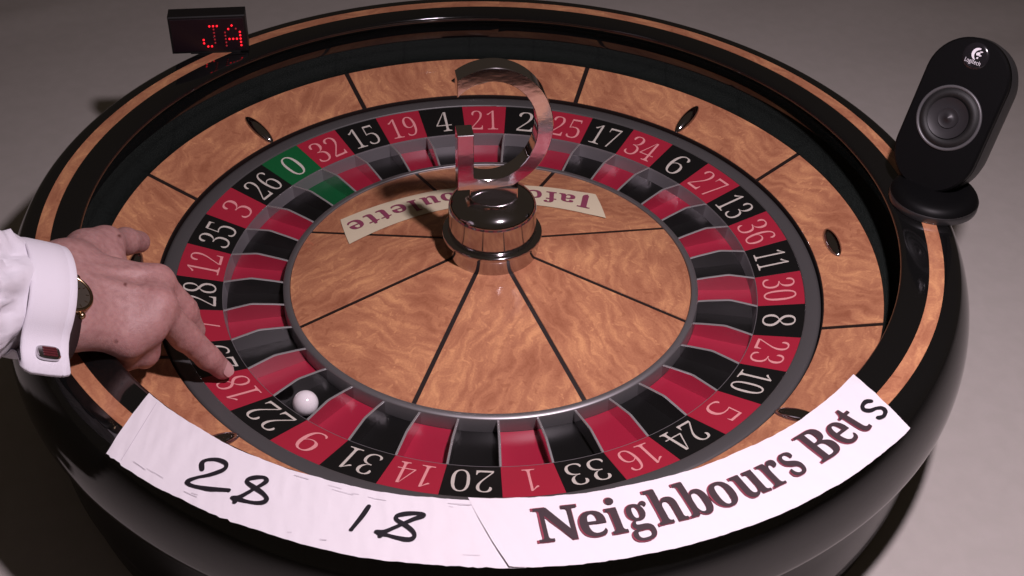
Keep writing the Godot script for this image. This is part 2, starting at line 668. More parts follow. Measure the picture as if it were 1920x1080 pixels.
func make_table() -> void:
	var st := begin()
	var f1 := fn(5.0, 71, 2)
	var n := 170
	var lo := Vector2(-2.0, -2.2)
	var hi := Vector2(2.0, 1.6)
	var h := func(x: float, z: float) -> float:
		var far := smoothstep(0.70, 1.0, Vector2(x * 0.9, z).length())
		var w := f1.get_noise_2d((x - z * 0.6) * 0.35, (z + x * 0.55) * 1.5)
		return TABLE_Y + far * w * 0.007
	for i in n:
		for j in n:
			var x0 := lerpf(lo.x, hi.x, float(i) / n)
			var x1 := lerpf(lo.x, hi.x, float(i + 1) / n)
			var z0 := lerpf(lo.y, hi.y, float(j) / n)
			var z1 := lerpf(lo.y, hi.y, float(j + 1) / n)
			quad(st, Vector3(x0, h.call(x0, z0), z0), Vector3(x1, h.call(x1, z0), z0), Vector3(x1, h.call(x1, z1), z1), Vector3(x0, h.call(x0, z1), z1))
	var o := MeshInstance3D.new()
	o.name = "tablecloth"
	o.mesh = done(st)
	o.material_override = M.cloth
	o.set_meta("kind", "structure")
	o.set_meta("label", "plain off white tablecloth under the roulette wheel")
	add_child(o)

func make_bowl() -> void:
	var t := thing("roulette_bowl", "round black lacquered bowl of the roulette wheel with an amber burl wood rim inlay", "roulette wheel", Vector3(0, TABLE_Y, 0))
	var up := Transform3D(Basis.IDENTITY, Vector3(0, -TABLE_Y, 0))
	var Y := FLANGE_Y
	# outer body from the track wall over the flange and down to the table
	var prof := [Vector2(0.3625, 0.0400), Vector2(0.3625, 0.046), Vector2(0.3600, 0.055), Vector2(0.3540, 0.062), Vector2(0.3480, 0.0668), Vector2(0.3469, 0.0690), Vector2(0.3471, 0.0712), Vector2(0.3485, 0.0730), Vector2(0.3510, Y), Vector2(0.3690, Y)]
	part("flange", lathe(prof, [], 240), M.lacquer, t, up)
	part("wood_inlay", lathe([Vector2(0.3692, Y - 0.002), Vector2(0.3692, Y + 0.0002), Vector2(0.3811, Y + 0.0002), Vector2(0.3811, Y - 0.002)], [1, 2], 240), M.wood, t, up)
	var rim := [Vector2(0.3813, Y), Vector2(0.3890, Y)]
	var rr := 0.3890
	var ry := Y
	for k in 24:
		# the bullnose: its face tips from flat through steep to upright
		var tip := deg_to_rad(lerpf(80.0, 36.0, k / 7.0) if k < 7 else lerpf(34.0, -2.0, (k - 7) / 16.0))
		var step := 0.0011 if k < 7 else 0.0034
		rr += step * sin(tip)
		ry -= step * cos(tip)
		rim.append(Vector2(rr, ry))
	rim.append_array([Vector2(rr - 0.0010, ry - 0.0018), Vector2(rr - 0.0040, ry - 0.0026), Vector2(0.3975, ry - 0.0026)])
	part("rim", lathe(rim, [0], 240), M.lacquer, t, up)
	part("body", lathe([Vector2(0.3975, ry - 0.0026), Vector2(0.3965, ry - 0.008), Vector2(0.3962, -0.03), Vector2(0.3945, -0.066), Vector2(0.3938, -0.0785), Vector2(0.3925, -0.0800), Vector2(0.3915, -0.0803)], [0], 240), M.body_black, t, up)
	part("foot_ring", lathe([Vector2(0.3915, -0.0802), Vector2(0.3900, -0.084), Vector2(0.3885, -0.1000), Vector2(0.3865, TABLE_Y + 0.0005)], [], 240), M.body_black, t, up)
	# ball track
	part("ball_track", lathe([Vector2(0.3433, 0.0205), Vector2(0.3433, 0.0236), Vector2(0.3470, 0.0232), Vector2(0.3510, 0.0238), Vector2(0.3550, 0.0262), Vector2(0.3585, 0.0300), Vector2(0.3610, 0.0350), Vector2(0.3640, 0.0400)], [1], 240), M.speckle, t, up)
	# sloping wooden apron in eight veneer panels over a dark bed
	part("apron_bed", lathe([Vector2(0.2950, -0.03), Vector2(0.2950, 0.0046), Vector2(0.3434, 0.0225)], [1], 180), M.groove, t, up)
	var ph := deg_to_rad(-73.284)
	for k in 8:
		var a0 := ph + k * PI / 4
		part("apron_panel", sector(0.2956, 0.0057, 0.3430, 0.0232, a0, a0 + PI / 4, 0.003, 0.0024, 0.0003, 22, rng.randf() * TAU, Vector2(0.36 + rng.randf() * 0.28, 0.36 + rng.randf() * 0.28)), M.wood, t, up)
	# ball deflectors, alternately along and across the apron
	var slope := atan2(0.0175, 0.0474)
	var dm := deflector_mesh()
	for k in 8:
		var a := deg_to_rad(-50.3) + k * PI / 4
		var radial := k % 2 == 0
		var er := Vector3(sin(a), 0, -cos(a)) * cos(slope) + Vector3.UP * sin(slope)
		var et := Vector3(cos(a), 0, sin(a))
		var nn := et.cross(er).normalized()
		var b := Basis(et, er, nn) if radial else Basis(-er, et, nn)
		part("deflector", dm, M.chrome, t, Transform3D(b, pol(0.314, 0.0126 - TABLE_Y, a)))

func deflector_mesh() -> ArrayMesh:
	var st := begin()
	var n := 14
	var L := 0.0215
	var at := func(i: int, j: int) -> Vector3:
		var t := -1.0 + 2.0 * i / n
		var w := 0.0068 * pow(maxf(0.0, 1.0 - t * t), 0.62)
		var h := 0.0058 * pow(maxf(0.0, 1.0 - t * t), 0.7)
		var a := PI * j / 8.0
		return Vector3(cos(a) * w, t * L, pow(sin(a), 1.2) * h + 0.0002)
	for i in n:
		for j in 8:
			quad(st, at.call(i, j), at.call(i, j + 1), at.call(i + 1, j + 1), at.call(i + 1, j))
	return done(st)

func cone_y(r: float) -> float:
	return lerpf(0.0195, -0.0114, (r - 0.041) / (0.1813 - 0.041))

func make_rotor() -> void:
	var t := thing("roulette_rotor", "wheel head of red and black numbered pockets round a wooden cone and chrome turret", "roulette rotor", Vector3(0, -0.05, 0))
	var up := Transform3D(Basis.IDENTITY, Vector3(0, 0.05, 0))
	# outer grey ring and base
	part("outer_ring", lathe([Vector2(0.2804, -0.004), Vector2(0.2804, 0.0008), Vector2(0.2812, 0.0012), Vector2(0.2905, 0.0024), Vector2(0.2932, 0.0020), Vector2(0.2940, 0.0004), Vector2(0.2942, -0.02)], [], 240), M.grey_ring, t, up)
	part("base_plate", lathe([Vector2(0.03, -0.0265), Vector2(0.2405, -0.0265), Vector2(0.2410, -0.0120), Vector2(0.2800, -0.0030)], [1, 2], 180), M.groove, t, up)
	part("pocket_wall", lathe([Vector2(0.2378, -0.0232), Vector2(0.2396, -0.0105), Vector2(0.2400, -0.0092), Vector2(0.2404, -0.0092)], [1, 2], 222), M.pocket_wall, t, up)
	# inner ring round the cone
	part("inner_ring", lathe([Vector2(0.1815, -0.0125), Vector2(0.1815, -0.0104), Vector2(0.1822, -0.0100), Vector2(0.1868, -0.0108), Vector2(0.1876, -0.0118), Vector2(0.1882, -0.0262)], [], 222), M.satin, t, up)
	# cone: eight veneer wedges over a dark core
	part("cone_core", lathe([Vector2(0.030, cone_y(0.030) - 0.0009), Vector2(0.1816, cone_y(0.1816) - 0.0009)], [], 96), M.groove, t, up)
	var ph := deg_to_rad(-70.802)
	for k in 8:
		var a0 := ph + k * PI / 4
		part("cone_panel", sector(0.036, cone_y(0.036), 0.1812, cone_y(0.1812), a0, a0 + PI / 4, 0.002, 0.0020, 0.0003, 20, rng.randf() * TAU, Vector2(0.42 + rng.randf() * 0.16, 0.42 + rng.randf() * 0.16)), M.wood, t, up)
	# 37 numbers
	var p0 := deg_to_rad(-51.405)
	var da := TAU / 37
	var slope := Vector2(0.2802 - 0.2404, 0.0092).normalized()
	var tile := sector(0.2404, -0.0092, 0.2802, 0.0, -da / 2, da / 2, 0.003, 0.00006, 0.0001, 6)
	var floor_mesh := sector(0.1884, -0.0242, 0.2378, -0.0226, -da / 2, da / 2, 0.0015, 0.00112, 0.00012, 5)
	var fret := fret_mesh()
	for i in 37:
		var a := p0 + i * da
		var n: int = NUMBERS[i]
		var kind := "green" if n == 0 else ("red" if i % 2 == 1 else "black")
		var xf := Transform3D(Basis(Vector3.UP, -a), Vector3(0, 0.05, 0))
		var tl := part("number_tile", tile, M[kind], t, xf)
		var s := str(n)
		var wd := (0.0135 if s == "1" or s == "7" else 0.0165) if s.length() == 1 else (0.0285 if s.contains("1") else 0.0315)
		if s == "1":
			wd = 0.0105
		elif s == "11":
			wd = 0.024
		var where := func(u: float, v: float) -> Vector3:
			# straight print on the sloped tile, baseline towards the hub
			var q := Vector3(u, 0, -(0.2455 + v * slope.x))
			var r := Vector2(q.x, q.z).length()
			q.y = lerpf(-0.0092, 0.0, (r - 0.2404) / 0.0398) + 0.00025
			return q
		part("numeral", text_on(s, serif_thin, -0.0285, wd, where), M.num_pink if kind == "red" else M.num_cream, tl)
		part("pocket_floor", floor_mesh, M["pocket_" + kind], t, xf)
		var fr := part("fret", fret[0], M.fret, t, Transform3D(Basis(Vector3.UP, -(a + da / 2)), Vector3(0, 0.05, 0)))
		part("fret_edge", fret[1], M.fret_edge, fr)
	make_turret(t)

func fret_mesh() -> Array:
	# thin metal separator with a raised knee, radial along -z
	var prof := [Vector2(0.1878, -0.0118), Vector2(0.1960, -0.0098), Vector2(0.2140, -0.0062), Vector2(0.2170, -0.0060), Vector2(0.2300, -0.0076), Vector2(0.2402, -0.0090)]
	var st := begin()
	var w := 0.00105
	var edge := begin()
	for i in prof.size() - 1:
		var p: Vector2 = prof[i]
		var q: Vector2 = prof[i + 1]
		var P := func(v: Vector2, x: float, dy: float) -> Vector3:
			return Vector3(x, v.y + dy, -v.x)
		var b0 := -0.0262 - p.y
		var b1 := -0.0262 - q.y
		# rows across: foot left, shoulder left, crown left, crown right, shoulder right, foot right
		var row0 := [P.call(p, -w * 1.15, b0), P.call(p, -w, -0.0006), P.call(p, -w * 0.6, 0.0), P.call(p, w * 0.6, 0.0), P.call(p, w, -0.0006), P.call(p, w * 1.15, b0)]
		var row1 := [P.call(q, -w * 1.15, b1), P.call(q, -w, -0.0006), P.call(q, -w * 0.6, 0.0), P.call(q, w * 0.6, 0.0), P.call(q, w, -0.0006), P.call(q, w * 1.15, b1)]
		for j in 5:
			var to := st if j == 0 or j == 4 else edge
			to.set_smooth_group(j + 1)
			quad(to, row0[j], row1[j], row1[j + 1], row0[j + 1])
	return [done(st), done(edge)]

func make_turret(t: Node3D) -> void:
	var up := Transform3D(Basis.IDENTITY, Vector3(0, 0.05, 0))
	var tur := part("turret", lathe([Vector2(0.0440, 0.0395), Vector2(0.0432, 0.0402), Vector2(0.0392, 0.0408), Vector2(0.0387, 0.0414), Vector2(0.0387, 0.0630), Vector2(0.0386, 0.0652), Vector2(0.0381, 0.0675), Vector2(0.0371, 0.0697), Vector2(0.0357, 0.0715), Vector2(0.0340, 0.0730), Vector2(0.0315, 0.0747), Vector2(0.0285, 0.0764), Vector2(0.0255, 0.0779), Vector2(0.0225, 0.0790), Vector2(0.0200, 0.0796), Vector2(0.0192, 0.0792), Vector2(0.0002, 0.0792)], [3, 15], 96), M.chrome, t, up)
	var collar := part("collar", lathe([Vector2(0.0405, 0.0165), Vector2(0.0414, 0.0230), Vector2(0.0425, 0.0330), Vector2(0.0433, 0.0345), Vector2(0.0440, 0.0362), Vector2(0.0442, 0.0380), Vector2(0.0438, 0.0394), Vector2(0.0428, 0.0403), Vector2(0.0405, 0.0409), Vector2(0.0385, 0.0411)], [], 96), M.chrome, tur)
	part("pedestal", box(Vector3(0.041, 0.016, 0.018), 0.0006), M.brushed, tur, Transform3D(Basis.IDENTITY, Vector3(0.001, 0.0820, 0)))
	# open ring emblem with a short upright at its left
	var pts := PackedVector2Array()
	var n := 46
	for i in n + 1:
		var a := deg_to_rad(lerpf(-62.0, 123.4, float(i) / n))
		pts.append(Vector2(-0.0024 + 0.0519 * cos(a), 0.1454 + 0.0578 * sin(a)))
	for i in n + 1:
		var a := deg_to_rad(lerpf(134.0, -110.7, float(i) / n))
		pts.append(Vector2(-0.0033 + 0.0396 * cos(a), 0.1444 + 0.0466 * sin(a)))
	pts.append_array([Vector2(-0.0173, 0.1423), Vector2(-0.0310, 0.1423), Vector2(-0.0310, 0.0888), Vector2(0.0140, 0.0888)])
	part("emblem", extrude(pts, 0.0185, 0.0005), M.brushed, tur, Transform3D(Basis(Vector3.UP, deg_to_rad(9.0)) * Basis(Vector3.RIGHT, deg_to_rad(-1.5)), Vector3(0, 0, 0.002)))

func make_ball() -> void:
	var s := SphereMesh.new()
	s.radius = 0.0104
	s.height = 0.0208
	s.radial_segments = 48
	s.rings = 24
	var o := MeshInstance3D.new()
	o.name = "ball"
	o.mesh = s
	o.material_override = M.ball
	o.position = Vector3(-0.1463, -0.0131, 0.1710)
	tag(o, "small glossy white roulette ball resting in black pocket 22", "ball")
	add_child(o)

func paper_sheet(inner: float, outer: float, a0: float, a1: float, skew0: float, skew1: float, y: float, seed_: int, rough_edge: float) -> ArrayMesh:
	var st := begin()
	var f := fn(9.0, seed_, 3)
	var lift := fn(9.0, 90, 3)
	var curl := 1.0 if seed_ == 95 else 0.0
	var n := 110
	var m := 8
	var th := 0.00012
	var at := func(i: int, j: int, dy: float) -> Vector3:
		var t := float(i) / n
		var s := float(j) / m
		var a := deg_to_rad(lerpf(lerpf(a0, a0 + skew0, s), lerpf(a1, a1 + skew1, s), t))
		var ro := outer + rough_edge * (f.get_noise_2d(t * 9.0, 3.0) * maxf(0.0, f.get_noise_2d(t * 0.5, 1.0) * 2.2) + f.get_noise_2d(t * 0.6, 9.0))
		var ri := inner + rough_edge * f.get_noise_2d(t * 0.5, 5.0)
		var p := pol(lerpf(ri, ro, s), 0, a)
		p.y = y + 0.0007 * lift.get_noise_2d(p.x * 9.0, p.z * 9.0) + 0.0016 * pow(clampf(absf(t - 0.5) * 2.0 - 0.90, 0.0, 0.1) / 0.1, 2.0) * s * curl + dy
		return p
	for i in n:
		for j in m:
			st.set_smooth_group(1)
			quad(st, at.call(i, j, 0), at.call(i, j + 1, 0), at.call(i + 1, j + 1, 0), at.call(i + 1, j, 0))
			st.set_smooth_group(2)
			quad(st, at.call(i, j + 1, -th), at.call(i, j, -th), at.call(i + 1, j, -th), at.call(i + 1, j + 1, -th))
		st.set_smooth_group(3)
		quad(st, at.call(i, m, 0), at.call(i, m, -th), at.call(i + 1, m, -th), at.call(i + 1, m, 0))
		quad(st, at.call(i, 0, -th), at.call(i, 0, 0), at.call(i + 1, 0, 0), at.call(i + 1, 0, -th))
	return done(st)

func make_papers() -> void:
	# the sheet with two handwritten numbers
	var y := FLANGE_Y + 0.0014
	var t := thing("paper_sign", "white curved paper with 28 and 18 handwritten in black marker on the rim", "paper sign", Vector3(0, FLANGE_Y, 0))
	var dn := Transform3D(Basis.IDENTITY, Vector3(0, -FLANGE_Y, 0))
	part("sheet", paper_sheet(0.3500, 0.4045, 223.1, 176.0, -4.2, 0.0, y, 91, 0.0012), M.paper, t, dn)
	var yi := y + 0.0008
	var two := [Vector2(-0.1867, 0.3281), Vector2(-0.1879, 0.3221), Vector2(-0.1850, 0.3193), Vector2(-0.1792, 0.3188), Vector2(-0.1733, 0.3210), Vector2(-0.1713, 0.3243), Vector2(-0.1730, 0.3283), Vector2(-0.1805, 0.3325), Vector2(-0.1887, 0.3354), Vector2(-0.1935, 0.3382), Vector2(-0.1934, 0.3408), Vector2(-0.1881, 0.3432), Vector2(-0.1791, 0.3449), Vector2(-0.1659, 0.3458)]
	var eight := [Vector2(-0.1623, 0.3521), Vector2(-0.1577, 0.3514), Vector2(-0.1501, 0.3447), Vector2(-0.1442, 0.3394), Vector2(-0.1427, 0.3367), Vector2(-0.1446, 0.3341), Vector2(-0.1500, 0.3340), Vector2(-0.1546, 0.3357), Vector2(-0.1551, 0.3384), Vector2(-0.1506, 0.3422), Vector2(-0.1440, 0.3472), Vector2(-0.1404, 0.3515), Vector2(-0.1408, 0.3547), Vector2(-0.1454, 0.3561), Vector2(-0.1532, 0.3551), Vector2(-0.1593, 0.3529), Vector2(-0.1611, 0.3534)]
	var tail := [Vector2(-0.1602, 0.3559), Vector2(-0.1592, 0.3524)]
	var one := [Vector2(-0.0735, 0.3571), Vector2(-0.0769, 0.3654), Vector2(-0.0827, 0.3767)]
	var eight_b := [Vector2(-0.0667, 0.3781), Vector2(-0.0619, 0.3781), Vector2(-0.0547, 0.3738), Vector2(-0.0441, 0.3673), Vector2(-0.0380, 0.3644), Vector2(-0.0391, 0.3624), Vector2(-0.0472, 0.3624), Vector2(-0.0541, 0.3643), Vector2(-0.0549, 0.3675), Vector2(-0.0493, 0.3719), Vector2(-0.0437, 0.3771), Vector2(-0.0425, 0.3815), Vector2(-0.0457, 0.3839), Vector2(-0.0526, 0.3827), Vector2(-0.0618, 0.3801), Vector2(-0.0653, 0.3791)]
	var tail_b := [Vector2(-0.0640, 0.3815), Vector2(-0.0618, 0.3780)]
	for strokes in [[two], [eight, tail], [one], [eight_b, tail_b]]:
		var st := begin()
		for k in strokes.size():
			stroke(st, strokes[k], 0.0034, yi + 0.0001 * k)
		part("handwritten_digit", done(st), M.ink, t, dn)
	# faint old pencil marks and tape edges on the sheet
	var sm := begin()
	for k in 15:
		var a := deg_to_rad(rng.randf_range(180.0, 216.0))
		var r: float = [0.3565, 0.3985, 0.354, 0.396][k % 4] + rng.randf_range(-0.001, 0.001)
		var l := rng.randf_range(0.002, 0.016)
		var p := pol(r, 0, a)
		var q := pol(r + rng.randf_range(-0.0006, 0.0006), 0, a - l / r)
		stroke(sm, [Vector2(p.x, p.z), Vector2(q.x, q.z)], rng.randf_range(0.0002, 0.00045), yi - 0.0001)
	var e0 := pol(0.352, 0, deg_to_rad(221.0))
	var e1 := pol(0.402, 0, deg_to_rad(217.0))
	stroke(sm, [Vector2(e0.x, e0.z), Vector2(e1.x, e1.z)], 0.0004, yi - 0.0001)
	var marks := part("pencil_marks", done(sm), M.pencil, t, dn)
	marks.set_meta("kind", "stuff")

	# the printed sheet
	var y2 := FLANGE_Y + 0.00166
	var t2 := thing("paper_sign", "white curved paper strip printed Neighbours Bets on the front right rim", "paper sign", Vector3(0, FLANGE_Y, 0))
	part("sheet", paper_sheet(0.3475, 0.4050, 181.6, 129.2, -4.1, 3.7, y2, 95, 0.0007), M.paper, t2, dn)
	var word := [["N", 172.5, 0.0330, 2.2], ["e", 169.1, 0.0200, 1.0], ["i", 166.75, 0.0120, 0.6], ["g", 164.5, 0.0195, 0.4], ["h", 161.35, 0.0240, 0.2], ["b", 158.2, 0.0215, 0.0], ["o", 155.2, 0.0195, 0.0], ["u", 151.95, 0.0240, 0.0], ["r", 148.9, 0.0180, 0.0], ["s", 146.35, 0.0145, 0.0], ["B", 142.0, 0.0250, -0.8], ["e", 138.7, 0.0185, 0.0], ["t", 136.25, 0.0135, 1.2]]
	for w in word:
		for pass_ in 2:
			var a := deg_to_rad(w[1])
			var tilt := deg_to_rad(w[3])
			var yy := y2 + (0.0008 if pass_ == 0 else 0.00095)
			var grow := 1.0 if pass_ == 0 else 0.93
			var where := func(u: float, v: float) -> Vector3:
				var q := Vector2(u, v).rotated(tilt)
				var dx := q.x + (0.0 if pass_ == 0 else 0.00045)
				# reading direction runs anticlockwise seen from above, letter tops point to the hub
				var er := Vector3(sin(a), 0, -cos(a))
				var et := Vector3(-cos(a), 0, -sin(a))
				return er * (0.3862 - q.y - (0.0 if pass_ == 0 else 0.0003)) + et * dx + Vector3(0, yy, 0)
			var wid: float = w[2] * (0.925 if pass_ == 0 else 0.86)
			part("letter" if pass_ == 0 else "letter_fill", text_on(w[0], serif_bold, 0.0286 * (1.015 if pass_ == 0 else 0.985), wid, where), M.print_red if pass_ == 0 else M.print_dark, t2, dn)
	# the last letter is added by hand in black marker
	var ss := begin()
	var sa := deg_to_rad(133.0)
	var pts := []
	for q in [Vector2(0.0062, 0.0150), Vector2(0.0030, 0.0172), Vector2(-0.0025, 0.0168), Vector2(-0.0052, 0.0138), Vector2(-0.0030, 0.0104), Vector2(0.0020, 0.0084), Vector2(0.0052, 0.0056), Vector2(0.0040, 0.0022), Vector2(-0.0010, 0.0006), Vector2(-0.0056, 0.0024)]:
		var er := Vector2(sin(sa), -cos(sa))
		var et := Vector2(-cos(sa), -sin(sa))
		pts.append(er * (0.3860 - q.y) + et * q.x)
	stroke(ss, pts, 0.0036, y2 + 0.0009)
	part("handwritten_letter", done(ss), M.ink, t2, dn)

func make_label() -> void:
	var t := thing("name_label", "cream curved paper strip with maroon lettering stuck on the far side of the wooden cone", "label", Vector3(0, 0.004, -0.11))
	var dn := Transform3D(Basis.IDENTITY, Vector3(0, -0.004, 0.11))
	var C := Vector2(0.041, 0.208)
	var on := func(r: float, a: float, dy: float) -> Vector3:
		var p := pol(r, 0, a) + Vector3(C.x, 0, C.y)
		p.y = cone_y(Vector2(p.x, p.z).length()) + dy
		return p
	var st := begin()
	var n := 60
	for i in n:
		for j in 8:
			var q := []
			for k in [[i, j], [i, j + 1], [i + 1, j + 1], [i + 1, j]]:
				var s: float = k[1] / 8.0
				var tt: float = float(k[0]) / n
				var a := deg_to_rad(lerpf(lerpf(-36.3, -33.5, s), lerpf(13.2, 10.1, s), tt))
				q.append(on.call(lerpf(0.2913, 0.3377, s), a, 0.0007 + 0.0008 * smoothstep(0.92, 1.0, tt)))
			quad(st, q[0], q[1], q[2], q[3])
	var sh := part("sheet", done(st), M.cream_paper, t, dn)
	sh.set_meta("label", "cream paper strip")
	var angs := [["J", 8.8, 0.0150], ["a", 5.5, 0.0155], ["f", 2.5, 0.0125], ["c", -0.1, 0.0125], ["o", -2.6, 0.0135], ["R", -11.2, 0.0200], ["o", -15.4, 0.0145], ["u", -18.7, 0.0170], ["l", -21.7, 0.0085], ["e", -24.4, 0.0135], ["t", -27.2, 0.0105], ["t", -29.5, 0.0105], ["e", -32.4, 0.0135]]
	for w in angs:
		var a := deg_to_rad(w[1])
		var where := func(u: float, v: float) -> Vector3:
			# upside down for the camera: letter tops point to the hub
			return on.call(0.3265 - v, a - u / 0.315, 0.0012)
		part("letter", text_on(w[0], serif_bold, 0.0240, w[2], where), M.print_maroon, t, dn)

func make_display() -> void:
	var at := Vector3(-0.2920, FLANGE_Y, -0.2472)
	var t := thing("led_display", "small black moving message box lit with red letters JA standing on the far left rim", "display", at)
	t.rotation.y = deg_to_rad(8.0)
	var W := 0.0762
	var H := 0.0405
	part("case", box(Vector3(W, H, 0.020), 0.0010), M.display_box, t, Transform3D(Basis.IDENTITY, Vector3(0, H / 2 + 0.0006, -0.010)))
	part("screen", box(Vector3(W - 0.004, H - 0.005, 0.0012), 0.0003), M.display_screen, t, Transform3D(Basis.IDENTITY, Vector3(0, H / 2 + 0.0006, 0.0003)))
	var foot := part("foot", box(Vector3(0.05, 0.0022, 0.018), 0.0004), M.display_box, t, Transform3D(Basis.IDENTITY, Vector3(0.005, 0.0008, -0.009)))
	foot.position.y = 0.0008
	var led := SphereMesh.new()
	led.radius = 0.00105
	led.height = 0.0021
	led.radial_segments = 10
	led.rings = 5
	var J := ["..###", "...o.", "...o.", "...o.", "#..o.", "#..o.", ".##.."]
	var A := ["..#..", ".#.o.", "o...#", "o...#", "o####", "o...#", "o...#"]
	for g in [[J, -0.0052], [A, 0.0168]]:
		for r in 7:
			for c in 5:
				var ch: String = g[0][r][c]
				if ch != ".":
					part("led", led, M.led_bright if ch == "#" else M.led_dim, t, Transform3D(Basis.IDENTITY, Vector3(g[1] + c * 0.0037, H - 0.0098 - r * 0.0037, 0.0014)))

func capsule_outline(half_w: float, lo: float, hi: float, n: int) -> PackedVector2Array:
	var p := PackedVector2Array()
	for i in n + 1:
		var a := PI * i / n
		p.append(Vector2(half_w * cos(a), hi - half_w + half_w * sin(a)))
	for i in n + 1:
		var a := PI + PI * i / n
		p.append(Vector2(half_w * cos(a), lo + half_w + half_w * sin(a)))
	return p

func make_speaker() -> void:
	var t := thing("speaker", "black rounded desktop loudspeaker leaning back on its round foot on the right rim", "speaker", Vector3(0.3862, FLANGE_Y, -0.0105))
	# foot
	var st := begin()
	lathe_into(st, [Vector2(0.0375, 0.0002), Vector2(0.0380, 0.0012), Vector2(0.0380, 0.0066), Vector2(0.0376, 0.0072)], [], 64)
	var f := part("foot_band", done(st), M.silver_band, t)
	var s2 := begin()
	lathe_into(s2, [Vector2(0.0002, 0.0150), Vector2(0.026, 0.0147), Vector2(0.0318, 0.0138), Vector2(0.0346, 0.0120), Vector2(0.0366, 0.0096), Vector2(0.0376, 0.0073)], [], 64)
	part("foot", done(s2), M.plastic, t)
	# tilted body
	var yaw := deg_to_rad(-42.0)
	var lean := deg_to_rad(24.0)
	var nh := Vector3(sin(yaw), 0, cos(yaw))
	var U := Vector3.UP * cos(lean) - nh * sin(lean)
	var N := nh * cos(lean) + Vector3.UP * sin(lean)
	var R := U.cross(N)
	var b := Basis(R, U, N)
	var origin := Vector3(0.389, 0.145, -0.032) - t.position
	var xf := func(v: Vector3) -> Transform3D:
		return Transform3D(b, origin + b * v)
	var hw := 0.0362
	part("front_plate", extrude(capsule_outline(hw, -0.066, 0.0705, 26), 0.008, 0.0016), M.plastic, t, xf.call(Vector3(0, 0, -0.004)))
	# body behind the plate, narrowing to the back
	var bs := begin()
	var o0 := capsule_outline(hw, -0.066, 0.0705, 26)
	var layers := [[1.0, -0.0079], [1.005, -0.016], [0.98, -0.030], [0.90, -0.044], [0.74, -0.054], [0.4, -0.060], [0.02, -0.061]]
	for k in layers.size() - 1:
		for i in o0.size():
			var j := (i + 1) % o0.size()
			var A := Vector3(o0[i].x * layers[k][0], o0[i].y * layers[k][0], layers[k][1])
			var B := Vector3(o0[j].x * layers[k][0], o0[j].y * layers[k][0], layers[k][1])
			var C := Vector3(o0[j].x * layers[k + 1][0], o0[j].y * layers[k + 1][0], layers[k + 1][1])
			var D := Vector3(o0[i].x * layers[k + 1][0], o0[i].y * layers[k + 1][0], layers[k + 1][1])
			quad(bs, A, B, C, D)
	part("housing", done(bs), M.plastic_side, t, xf.call(Vector3.ZERO))
	# driver: ring, surround, cone and dust cap facing along N
	var face := Basis(R, N, -U)   # lathe axis y -> N
	var fx := func(dz: float) -> Transform3D:
		return Transform3D(face, origin + N * dz)
	var ring := part("trim_ring", lathe([Vector2(0.0282, 0.0002), Vector2(0.0278, 0.0012), Vector2(0.0268, 0.0014), Vector2(0.0258, 0.0010), Vector2(0.0254, 0.0002)], [], 72), M.trim_ring, t, fx.call(0.0))
	part("surround", lathe([Vector2(0.0176, 0.0004), Vector2(0.0195, 0.0020), Vector2(0.0218, 0.0026), Vector2(0.0240, 0.0016), Vector2(0.0254, 0.0003)], [], 72), M.rubber, t, fx.call(0.0))
	var dc := part("driver_cone", lathe([Vector2(0.0085, 0.0013), Vector2(0.0090, 0.0003), Vector2(0.0130, 0.0005), Vector2(0.0176, 0.0022)], [1], 72), M.cone_rubber, t, fx.call(0.0002))
	part("dust_cap", lathe([Vector2(0.0001, 0.0030), Vector2(0.0014, 0.0026), Vector2(0.0030, 0.0012), Vector2(0.0060, 0.0006), Vector2(0.0086, 0.0014)], [], 48), M.cone_rubber, dc)
	# round badge with the maker's mark
	var bo := origin + U * 0.0555
	var badge := part("badge", lathe([Vector2(0.0001, 0.0012), Vector2(0.0085, 0.0011), Vector2(0.0108, 0.0007), Vector2(0.0113, 0.0001)], [], 48), M.plastic_gloss, t, Transform3D(face, bo))
	var mk := begin()
	var P := func(x: float, y: float) -> Vector3:
		return Vector3(x, 0.00155, -y)
	# crescent, eye ring, two rays and a dot, slightly tilted
	var rot := deg_to_rad(-3.0)
	for k in 20:
		var a0 := deg_to_rad(lerpf(78, 262, k / 20.0))
		var a1 := deg_to_rad(lerpf(78, 262, (k + 1) / 20.0))
		var w0 := 0.0033 * pow(sin(PI * (0.10 + 0.86 * k / 20.0)), 0.7)
		var w1 := 0.0033 * pow(sin(PI * (0.10 + 0.86 * (k + 1) / 20.0)), 0.7)
		var ro := 0.0066
		var cx := 0.0020
		var cy := 0.0026
		quad(mk, P.call(cx + cos(a0) * ro, cy + sin(a0) * ro), P.call(cx + cos(a0) * (ro - w0), cy + sin(a0) * (ro - w0)), P.call(cx + cos(a1) * (ro - w1), cy + sin(a1) * (ro - w1)), P.call(cx + cos(a1) * ro, cy + sin(a1) * ro))
	for e in [[0.0022, 0.0030, 0.0021, 0.0018], [0.0046, 0.0058, 0.0017, 0.0007], [0.0048, 0.0018, 0.0015, 0.0007], [0.0030, -0.0012, 0.0010, 0.0010]]:
		for k in 14:
			var a0 := TAU * k / 14
			var a1 := TAU * (k + 1) / 14
			vert(mk, P.call(e[0], e[1]))
			vert(mk, P.call(e[0] + cos(a1) * e[2], e[1] + sin(a1) * e[3] + cos(a1) * e[2] * 0.25))
			vert(mk, P.call(e[0] + cos(a0) * e[2], e[1] + sin(a0) * e[3] + cos(a0) * e[2] * 0.25))
	part("emblem", done(mk), M.badge_ink, badge, Transform3D(Basis.from_scale(Vector3(0.80, 1, 0.80)), Vector3.ZERO))
	var where := func(u: float, v: float) -> Vector3:
		var q := Vector2(u, v - 0.0072)
		return Vector3(q.x, 0.0016, -q.y)
